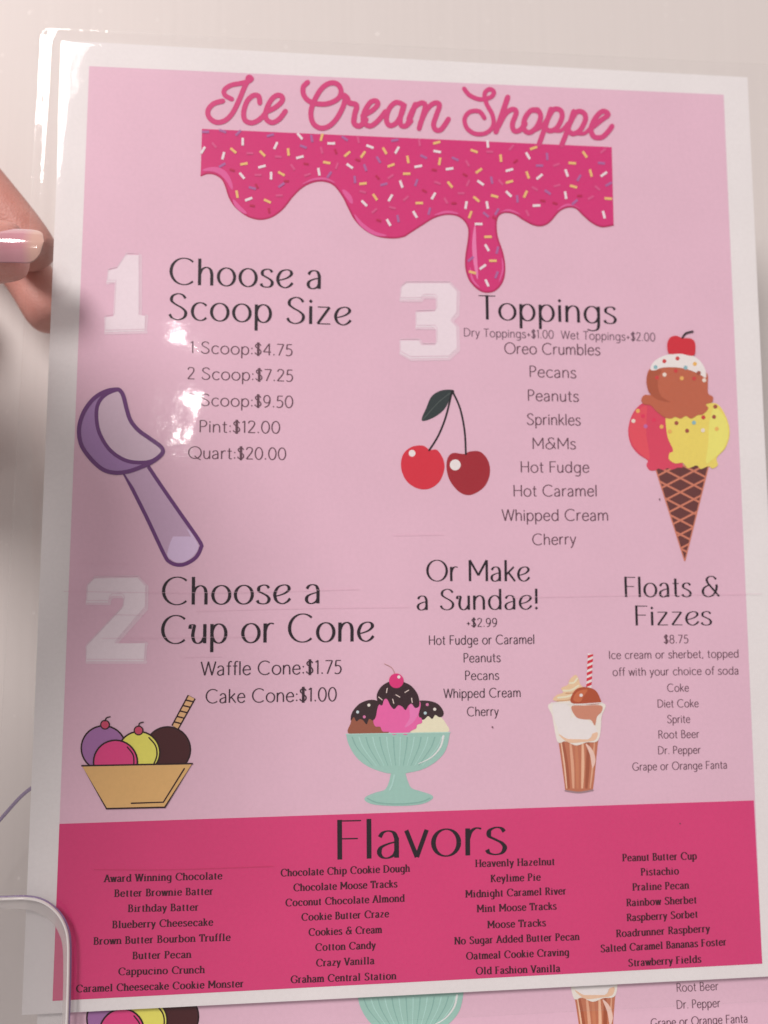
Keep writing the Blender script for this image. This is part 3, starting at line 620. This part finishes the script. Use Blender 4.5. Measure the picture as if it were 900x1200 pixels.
# ---- sundae in a green glass
cu = Crop(390, 640, 900/270); a = Art()
GL = ink(144, 178, 164); GL2 = ink(160, 192, 180); GL3 = ink(126, 162, 150)
a.poly(spline(cu((52, 735), (62, 775), (92, 825), (140, 862), (200, 884), (228, 888)), False, 5)+spline(cu((226, 892), (218, 925), (202, 952), (165, 963), (128, 980), (128, 996), (165, 1010), (255, 1015), (345, 1008), (388, 988), (385, 972), (345, 958), (308, 945), (292, 915), (284, 888)), False, 5)+spline(cu((290, 886), (350, 872), (405, 840), (442, 795), (458, 728)), False, 5), GL, 3)
for i in range(14):
    x = 75+i*27; a.line(cu((x, 745), (x+(255-x)*.12, 790), (x+(255-x)*.45, 858)), 1.5, (GL3, GL2)[i % 2], 4, True, caps=False, taper=lambda t: 1-.6*t)
a.line(cu((432, 742), (420, 785), (385, 825), (335, 850)), 2.6, ink(206, 216, 200), 5, True, taper=lambda t: 1-.7*t)
a.line(cu((135, 985), (175, 1002), (255, 1007), (340, 1000), (380, 984)), 1.3, GL3, 5, True); a.line(cu((240, 895), (232, 930), (222, 952)), 2.0, GL2, 5, True)
a.line(cu((52, 735), (458, 728)), 1.2, GL2, 5)
sun = a.build('sundae_picture', menu)
a = Art(); a.poly(spline(cu((68, 735), (70, 690), (85, 650), (130, 620), (190, 640), (215, 735)), True, 5), ink(142, 82, 62), 1)
a.poly(spline(cu((70, 682), (75, 650), (105, 615), (150, 600), (185, 612), (190, 650), (170, 660), (160, 682), (142, 675), (132, 696), (118, 680), (105, 676), (92, 684), (82, 668)), True, 5), ink(56, 40, 42), 2)
for x, y, c in [(97, 648, (180, 190, 190)), (141, 621, (226, 206, 190)), (123, 667, (200, 110, 150))]: a.disc(cu((x, y))[0], 1.8, ink(*c), 3, 12)
a.build('chocolate_scoop', sun)
a = Art(); a.poly(spline(cu((310, 735), (325, 680), (360, 650), (410, 660), (440, 690), (446, 728)), True, 5), ink(232, 216, 172), 1)
a.poly(spline(cu((330, 610), (370, 604), (410, 616), (432, 645), (430, 664), (415, 668), (400, 660), (388, 675), (372, 664), (355, 678), (338, 668)), True, 5), ink(56, 40, 42), 2)
for x, y, c in [(369, 619, (200, 110, 150)), (398, 637, (226, 206, 190)), (361, 652, (170, 190, 190))]: a.disc(cu((x, y))[0], 1.8, ink(*c), 3, 12)
a.build('vanilla_scoop', sun)
a = Art(); a.poly(spline(cu((180, 620), (168, 668), (158, 682), (166, 704), (185, 706), (195, 724), (222, 726), (238, 738), (262, 730), (285, 738), (305, 722), (325, 712), (330, 698), (348, 690), (346, 672), (335, 662), (342, 610), (300, 590), (220, 590)), True, 5), ink(214, 92, 148), 4)
a.poly(spline(cu((300, 620), (336, 615), (334, 655), (312, 690), (280, 708), (300, 670)), True, 5), ink(224, 112, 162), 5)
a.poly(spline(cu((176, 610), (172, 580), (190, 548), (225, 528), (265, 528), (305, 545), (332, 580), (338, 622), (322, 632), (308, 616), (296, 622), (284, 640), (270, 626), (255, 622), (240, 636), (226, 624), (212, 598), (200, 600), (192, 622)), True, 5), ink(54, 36, 40), 6)
for x, y, an in [(211, 564, -80), (254, 585, 30), (289, 567, -30), (236, 606, 75), (309, 602, 80), (186, 595, 40)]:
    x, y = cu((x, y))[0]; dx, dy = 2.6*math.cos(math.radians(an)), 2.6*math.sin(math.radians(an)); a.line([(x-dx, y-dy), (x+dx, y+dy)], 1.0, ink(226, 190, 180), 7)
a.build('strawberry_scoop', sun)
a = Art(); a.disc(cu((248, 526))[0], 8.6, ink(204, 46, 108), 8); a.disc(cu((258, 511))[0], 1.9, ink(240, 210, 216), 9, 14)
a.line(cu((242, 498), (230, 475), (202, 460)), .7, ink(168, 120, 110), 8, True); a.build('cherry', sun)

# ---- painted float in a tall glass
cf = Crop(630, 660, 900/270); a = Art()
a.poly(spline(cf((54, 545), (60, 610), (80, 690), (95, 790), (108, 888)), False, 5)+cf((162, 894), (216, 886))+spline(cf((222, 840), (236, 700), (250, 610), (252, 545)), False, 5), ink(178, 106, 78), 2)
for x0, x1, c, w_ in [(100, 122, (156, 84, 60), 3.4), (128, 140, (206, 150, 120), 3.0), (150, 156, (186, 116, 84), 3.2), (176, 174, (218, 164, 132), 3.0), (198, 190, (152, 82, 58), 3.6), (222, 205, (204, 150, 120), 1.8), (92, 114, (216, 170, 142), 1.6)]:
    a.line(cf((x0, 700), ((x0+x1)/2+2, 790), (x1, 880)), w_, ink(*c), 3, True, caps=False, taper=lambda t: .7+.5*math.sin(math.pi*t))
a.poly(spline(cf((188, 705), (215, 730), (226, 770), (214, 800), (205, 750)), True, 5), ink(214, 176, 160), 4)
a.poly(spline(cf((54, 545), (58, 600), (72, 680), (84, 702), (110, 696), (150, 712), (190, 700), (238, 690), (250, 600), (252, 545)), True, 5), ink(224, 204, 190), 5)
a.poly(spline(cf((80, 640), (120, 610), (170, 600), (225, 640), (228, 670), (190, 690), (130, 690), (90, 670)), True, 5), ink(232, 216, 198), 6)
a.poly(spline(cf((82, 668), (120, 684), (180, 680), (232, 660), (225, 690), (180, 698), (120, 700)), True, 5), ink(214, 172, 142), 6)
a.poly(spline(cf((132, 560), (180, 556), (248, 556), (250, 580), (232, 600), (224, 634), (208, 612), (180, 610), (150, 600)), True, 5), ink(190, 124, 100), 7)
a.poly(spline(cf((60, 552), (120, 556), (130, 600), (100, 640), (72, 630)), True, 5), ink(232, 224, 216), 7)
a.line(cf((54, 545), (150, 551), (252, 545)), 1.1, ink(236, 222, 214), 8, True); a.line(cf((108, 888), (162, 895), (216, 886)), 1.7, ink(150, 120, 122), 8, True)
flo = a.build('float_picture', menu)
a = Art(); a.poly(spline(cf((62, 535), (75, 515), (100, 505), (92, 488), (118, 475), (125, 455), (148, 436), (160, 452), (168, 475), (185, 490), (200, 520), (190, 542), (120, 546)), True, 5), ink(220, 178, 140), 5)
for q in ([(80, 525), (120, 520), (150, 505)], [(100, 498), (130, 496), (160, 478)], [(125, 468), (142, 466), (155, 450)]): a.line(cf(*q), 2.2, ink(232, 204, 172), 6, True)
for q in ([(75, 538), (120, 534), (150, 520)], [(110, 508), (140, 506), (165, 490)]): a.line(cf(*q), 1.0, ink(196, 144, 106), 7, True)
a.build('whipped_cream', flo)
a = Art(); a.poly(spline(cf((132, 545), (134, 515), (155, 490), (190, 484), (225, 496), (243, 525), (244, 548), (190, 552)), True, 6), ink(164, 74, 46), 8)
a.poly(spline(cf((140, 535), (146, 512), (165, 497), (195, 494), (180, 520), (165, 542)), True, 5), ink(186, 98, 62), 9); a.disc(cf((170, 516))[0], 2.0, ink(238, 214, 196), 10, 12); a.build('soda_cherry', flo)
a = Art(); q = cf((190, 487), (210, 490), (217, 355), (196, 352)); a.poly(q, ink(232, 214, 210), 3)
for k in range(6):
    t = k/6+.02
    def lr(i, j, t): return (q[i][0]+(q[j][0]-q[i][0])*t, q[i][1]+(q[j][1]-q[i][1])*t)
    a.poly([lr(0, 3, t), lr(1, 2, min(1, t+.09)), lr(1, 2, min(1, t+.18)), lr(0, 3, min(1, t+.09))], ink(196, 40, 56), 4)
a.build('straw', flo)

# ---- hair-fine scratches across the laminate
SC = ink(203, 161, 173)
def scratch(p, wd):
    a = Art(); a.line(p, wd, SC, 15, True, caps=False); a.build('scratch', menu)
for p in [[(75, 693), (240, 694.5), (420, 690)], [(230, 716), (330, 713), (480, 711)], [(600, 700), (760, 697), (893, 696)], [(120, 748), (300, 746)], [(460, 627), (520, 626)]]: scratch(p, .30)
for p in [[(90, 660), (150, 661)], [(120, 720), (170, 721)], [(215, 770), (260, 769)]]: scratch(p, .3)
SC = ink(176, 48, 84); scratch([(110, 1019), (200, 1019), (320, 1015)], .36)
DS = ink(92, 60, 70)
for x, y, r in [(577, 852, 1.0), (773, 585, .9), (797, 965, .7), (462, 815, .6), (662, 470, .5)]:
    a = Art(); a.disc((x, y), r, DS, 15, 10); a.build('speck', menu)

# ================================================================== SECOND MENU, hanging lower behind the first
Y2 = 0.0013; LEAN = -.05
off = P(860, 1187, Y2)-Matrix.Rotation(LEAN, 3, 'X') @ P(836.5, 890, 0)
menu2 = bpy.data.objects.new('laminated_menu', None); COL.objects.link(menu2); menu2.location = off; menu2.rotation_euler = (LEAN, 0, 0)
tag(menu2, 'lower menu copy, mostly hidden, a strip showing below the front one', 'menu', 'laminated menus of the same print')
def copy_part(o, parent):
    c = o.copy(); COL.objects.link(c); c.parent = parent; return c
for o in (paper, pink): copy_part(o, menu2)
t2 = copy_part(tubo, menu2)
for ch in tubo.children:
    if ch.name.startswith(('purple', 'pink', 'yellow', 'brown')): copy_part(ch, t2)
copy_part(sun, menu2); copy_part(flo, menu2)
for o in soda: copy_part(o, menu2)

# ================================================================== CLEAR HOLDER
def clear_mat(name, haze, col, gloss=.12):
    m = bpy.data.materials.new(name); m.use_nodes = True; nt = m.node_tree
    for n in list(nt.nodes): nt.nodes.remove(n)
    out = nt.nodes.new('ShaderNodeOutputMaterial'); tr = nt.nodes.new('ShaderNodeBsdfTransparent'); tr.inputs[0].default_value = (.97, .97, .97, 1)
    gl = nt.nodes.new('ShaderNodeBsdfGlossy'); gl.inputs['Roughness'].default_value = gloss
    di = nt.nodes.new('ShaderNodeBsdfDiffuse'); di.inputs['Color'].default_value = (*col, 1)
    m1 = nt.nodes.new('ShaderNodeMixShader'); m1.inputs[0].default_value = haze
    m2 = nt.nodes.new('ShaderNodeMixShader'); fr = schlick(nt)
    nt.links.new(tr.outputs[0], m1.inputs[1]); nt.links.new(di.outputs[0], m1.inputs[2])
    nt.links.new(fr.outputs[0], m2.inputs[0]); nt.links.new(m1.outputs[0], m2.inputs[1]); nt.links.new(gl.outputs[0], m2.inputs[2])
    nt.links.new(m2.outputs[0], out.inputs[0]); return m
CLEAR = clear_mat('clear_acrylic', .06, (.8, .78, .8)); RIM = clear_mat('acrylic_rim', .88, (.97, .97, .96), .1); BEV = clear_mat('acrylic_bevel', .46, (.95, .94, .93)); RIMP = clear_mat('acrylic_rim_violet', .6, (.36, .28, .52), .1)
hold = bpy.data.objects.new('menu_holder', None); COL.objects.link(hold); hold.location = P(-40, 1200, -.008)
tag(hold, 'clear acrylic holder with a rounded front lip at the lower left corner', 'holder')
def rel(o):
    o.parent = hold; o.matrix_parent_inverse = Matrix.Translation(-hold.location); return o
def plate(name, px, y0, y1, mat):
    f = [P(a_, b_, y0) for a_, b_ in px]; n = len(f)
    v = [(p.x, y0, p.z) for p in f]+[(p.x, y1, p.z) for p in f]
    tri = tessellate_polygon([[Vector((p.x, p.z, 0)) for p in f]])
    fc = [tuple(t) for t in tri]+[tuple(n+i for i in reversed(t)) for t in tri]+[(i, (i+1) % n, n+(i+1) % n, n+i) for i in range(n)]
    me = bpy.data.meshes.new(name); me.from_pydata(v, [], fc); me.materials.append(mat)
    return rel(link_obj(name, me))
def tube(name, px, y, r, mat, flat=1.0, radii=None):
    c = [P(a_, b_, y) for a_, b_ in px]; n = 10; v, f = [], []
    for i, p in enumerate(c):
        t = (c[min(len(c)-1, i+1)]-c[max(0, i-1)]).normalized(); s = t.cross(Vector((0, 1, 0))).normalized()
        for k in range(n):
            an = 2*math.pi*k/n; v.append(p+s*(r*math.cos(an))+Vector((0, 1, 0))*(r*flat*math.sin(an)))
    for i in range(len(c)-1):
        for k in range(n): f.append((i*n+k, i*n+(k+1) % n, (i+1)*n+(k+1) % n, (i+1)*n+k))
    me = bpy.data.meshes.new(name); me.from_pydata(v, [], f); me.materials.append(mat)
    for p in me.polygons: p.use_smooth = True
    return rel(link_obj(name, me))
LIP = spline([(-70, 1054), (0, 1053.5), (32, 1053), (52, 1058), (68, 1071), (77, 1088), (80, 1106), (80, 1140), (79, 1180), (77, 1240), (76, 1290)], False, 6)
plate('front_panel', LIP+[(-70, 1290)], -.0040, -.0028, CLEAR)
tube('lip_rim', LIP, -.0036, .00036, RIM, 1.6)
tube('lip_edge', [(x+.6, y-2.6) if y < 1066 else (x+2.6, y-1.2) for x, y in LIP], -.0030, .00028, RIMP, 1.4)
INN = spline([(-70, 1066), (20, 1065), (44, 1070), (60, 1080), (69, 1094), (73.5, 1112), (74, 1150), (73, 1190), (70, 1290)], False, 6)
plate('lip_bevel', [(x-1.0, y+.5) for x, y in LIP]+INN[::-1], -.0026, -.0018, BEV)
tube('back_lip', spline([(-60, 1040), (-20, 985), (5, 955), (32, 927), (62, 912), (110, 905)], False, 6), .016, .00055, RIMP, 1.2)

# ================================================================== PERSON: hand that pinches the left edge
def skin_mat():
    m, nt, bs, r = noise_mat('skin', (.58, .27, .225), (.67, .35, .30), 120, .5, (1, 1, 1), .12, .4)
    n = nt.nodes.new('ShaderNodeTexVoronoi'); n.inputs['Scale'].default_value = 1400
    b = nt.nodes.new('ShaderNodeBump'); b.inputs['Strength'].default_value = .3; b.inputs['Distance'].default_value = .0003
    tc = nt.nodes.new('ShaderNodeTexCoord'); nt.links.new(tc.outputs['Object'], n.inputs['Vector'])
    nt.links.new(n.outputs[0], b.inputs['Height']); nt.links.new(b.outputs[0], bs.inputs['Normal'])
    bs.inputs['Subsurface Weight'].default_value = .12; bs.inputs['Subsurface Radius'].default_value = (.004, .0015, .0008); bs.inputs['Subsurface Scale'].default_value = .6
    return m
SKIN = skin_mat()
V, E_, R_ = [], [], []
def jt(px, py, y, r): V.append(P(px, py, y)); R_.append(r); return len(V)-1
def chain(start, js):
    p = start
    for j in js: k = jt(*j); E_.append((p, k)); p = k
def jw(x, y, z, r): V.append(Vector((x, y, z))); R_.append(r); return len(V)-1
wrist = jw(-.143, -.066, .084, .022)
palm = jt(-300, 270, -.018, .024); E_.append((wrist, palm))
p_ = wrist
for q_ in [(-.150, -.118, .092, .030), (-.235, -.175, .066, .033), (-.330, -.240, .010, .040)]: k_ = jw(*q_); E_.append((p_, k_)); p_ = k_
# thumb in front of the film
chain(palm, [(-270, 330, -.016, .016), (-170, 325, -.020, .0125), (-75, 299, -.0135, .0098), (-20, 295, -.0099, .0095), (18, 294.5, -.0092, .0088), (33, 294, -.0090, .0064)])
# index finger behind the film
chain(palm, [(-300, 140, .004, .012), (-170, 100, .016, .0098), (-80, 150, .0135, .0088), (-25, 213, .0104, .0084), (18, 266, .0096, .0084), (42, 296, .0092, .0078), (50, 307, .0088, .0060)])
# middle finger behind the index
chain(palm, [(-320, 190, .010, .012), (-200, 150, .030, .0098), (-90, 190, .030, .009), (-10, 265, .0262, .0085), (46, 340, .0222, .0084), (66, 390, .0205, .0076)])
chain(palm, [(-340, 240, .014, .012), (-230, 230, .034, .0095), (-130, 280, .034, .0086), (-60, 350, .030, .008)])
chain(palm, [(-360, 300, .014, .011), (-270, 310, .032, .0085), (-190, 360, .032, .0075), (-140, 410, .029, .0068)])
me = bpy.data.meshes.new('person'); me.from_pydata(V, E_, [])
person = link_obj('person', me)
sk = person.modifiers.new('skin', 'SKIN'); sk.use_smooth_shade = True
for i, r in enumerate(R_):
    me.skin_vertices[0].data[i].radius = (r, r); me.skin_vertices[0].data[i].use_root = (i == 0)
ss = person.modifiers.new('smooth', 'SUBSURF'); ss.levels = 3; ss.render_levels = 3
me.materials.append(SKIN)
dg = bpy.context.evaluated_depsgraph_get()
bm_ = bpy.data.meshes.new_from_object(person.evaluated_get(dg)); person.modifiers.clear(); person.data = bm_
bm_.materials.clear(); bm_.materials.append(SKIN)
for p in bm_.polygons: p.use_smooth = True
tag(person, 'hand with a glossy pale nail pinching the left edge of the front menu', 'person')
# thumb nail
def nail():
    nu, nv = 22, 14; v, f = [], []
    ax0, ax1 = P(-42, 283, -.0170), P(51.5, 283, -.0182)       # along the nail
    t = (ax1-ax0).normalized(); side = Vector((0, .22, 1)).normalized(); nor = t.cross(side).normalized()
    if nor.y > 0: nor = -nor
    L = (ax1-ax0).length
    for th in (0, 1):
        for i in range(nu+1):
            s = i/nu
            hw = .0053*math.sqrt(max(.0, 1-max(0, (s-.76)/.24)**2.0))+.00005
            for j in range(nv+1):
                a_ = (j/nv*2-1)
                p = ax0+t*(L*s)+side*(a_*hw)+nor*(-.0030*(a_*hw/.0058)**2 + .0010*math.sin(math.pi*s) - th*.0004)
                v.append(p)
    m_ = (nu+1)*(nv+1)
    for th in (0, 1):
        for i in range(nu):
            for j in range(nv):
                k = th*m_+i*(nv+1)+j; q = (k, k+1, k+nv+2, k+nv+1); f.append(q if th else q[::-1])
    me = bpy.data.meshes.new('fingernail'); me.from_pydata(v, [], f)
    m, nt, bs, r = noise_mat('nail_polish', (.60, .29, .35), (.66, .37, .42), 60, .10, (1, 1, 1), 0, .6)
    bs.inputs['Coat Weight'].default_value = 1; bs.inputs['Coat Roughness'].default_value = .07
    # free edge: pale past the fingertip
    tc = nt.nodes.new('ShaderNodeTexCoord'); sx = nt.nodes.new('ShaderNodeSeparateXYZ'); nt.links.new(tc.outputs['Object'], sx.inputs[0])
    mr = nt.nodes.new('ShaderNodeMapRange'); mr.inputs[1].default_value = ax1.x-.0058; mr.inputs[2].default_value = ax1.x-.0030
    nt.links.new(sx.outputs[0], mr.inputs[0]); mx = nt.nodes.new('ShaderNodeMix'); mx.data_type = 'RGBA'
    mx.inputs[7].default_value = (.68, .44, .37, 1); nt.links.new(mr.outputs[0], mx.inputs[0]); nt.links.new(r.outputs[0], mx.inputs[6]); nt.links.new(mx.outputs[2], bs.inputs['Base Color'])
    me.materials.append(m)
    for p in me.polygons: p.use_smooth = True
    return link_obj('fingernail', me, person)
nail()
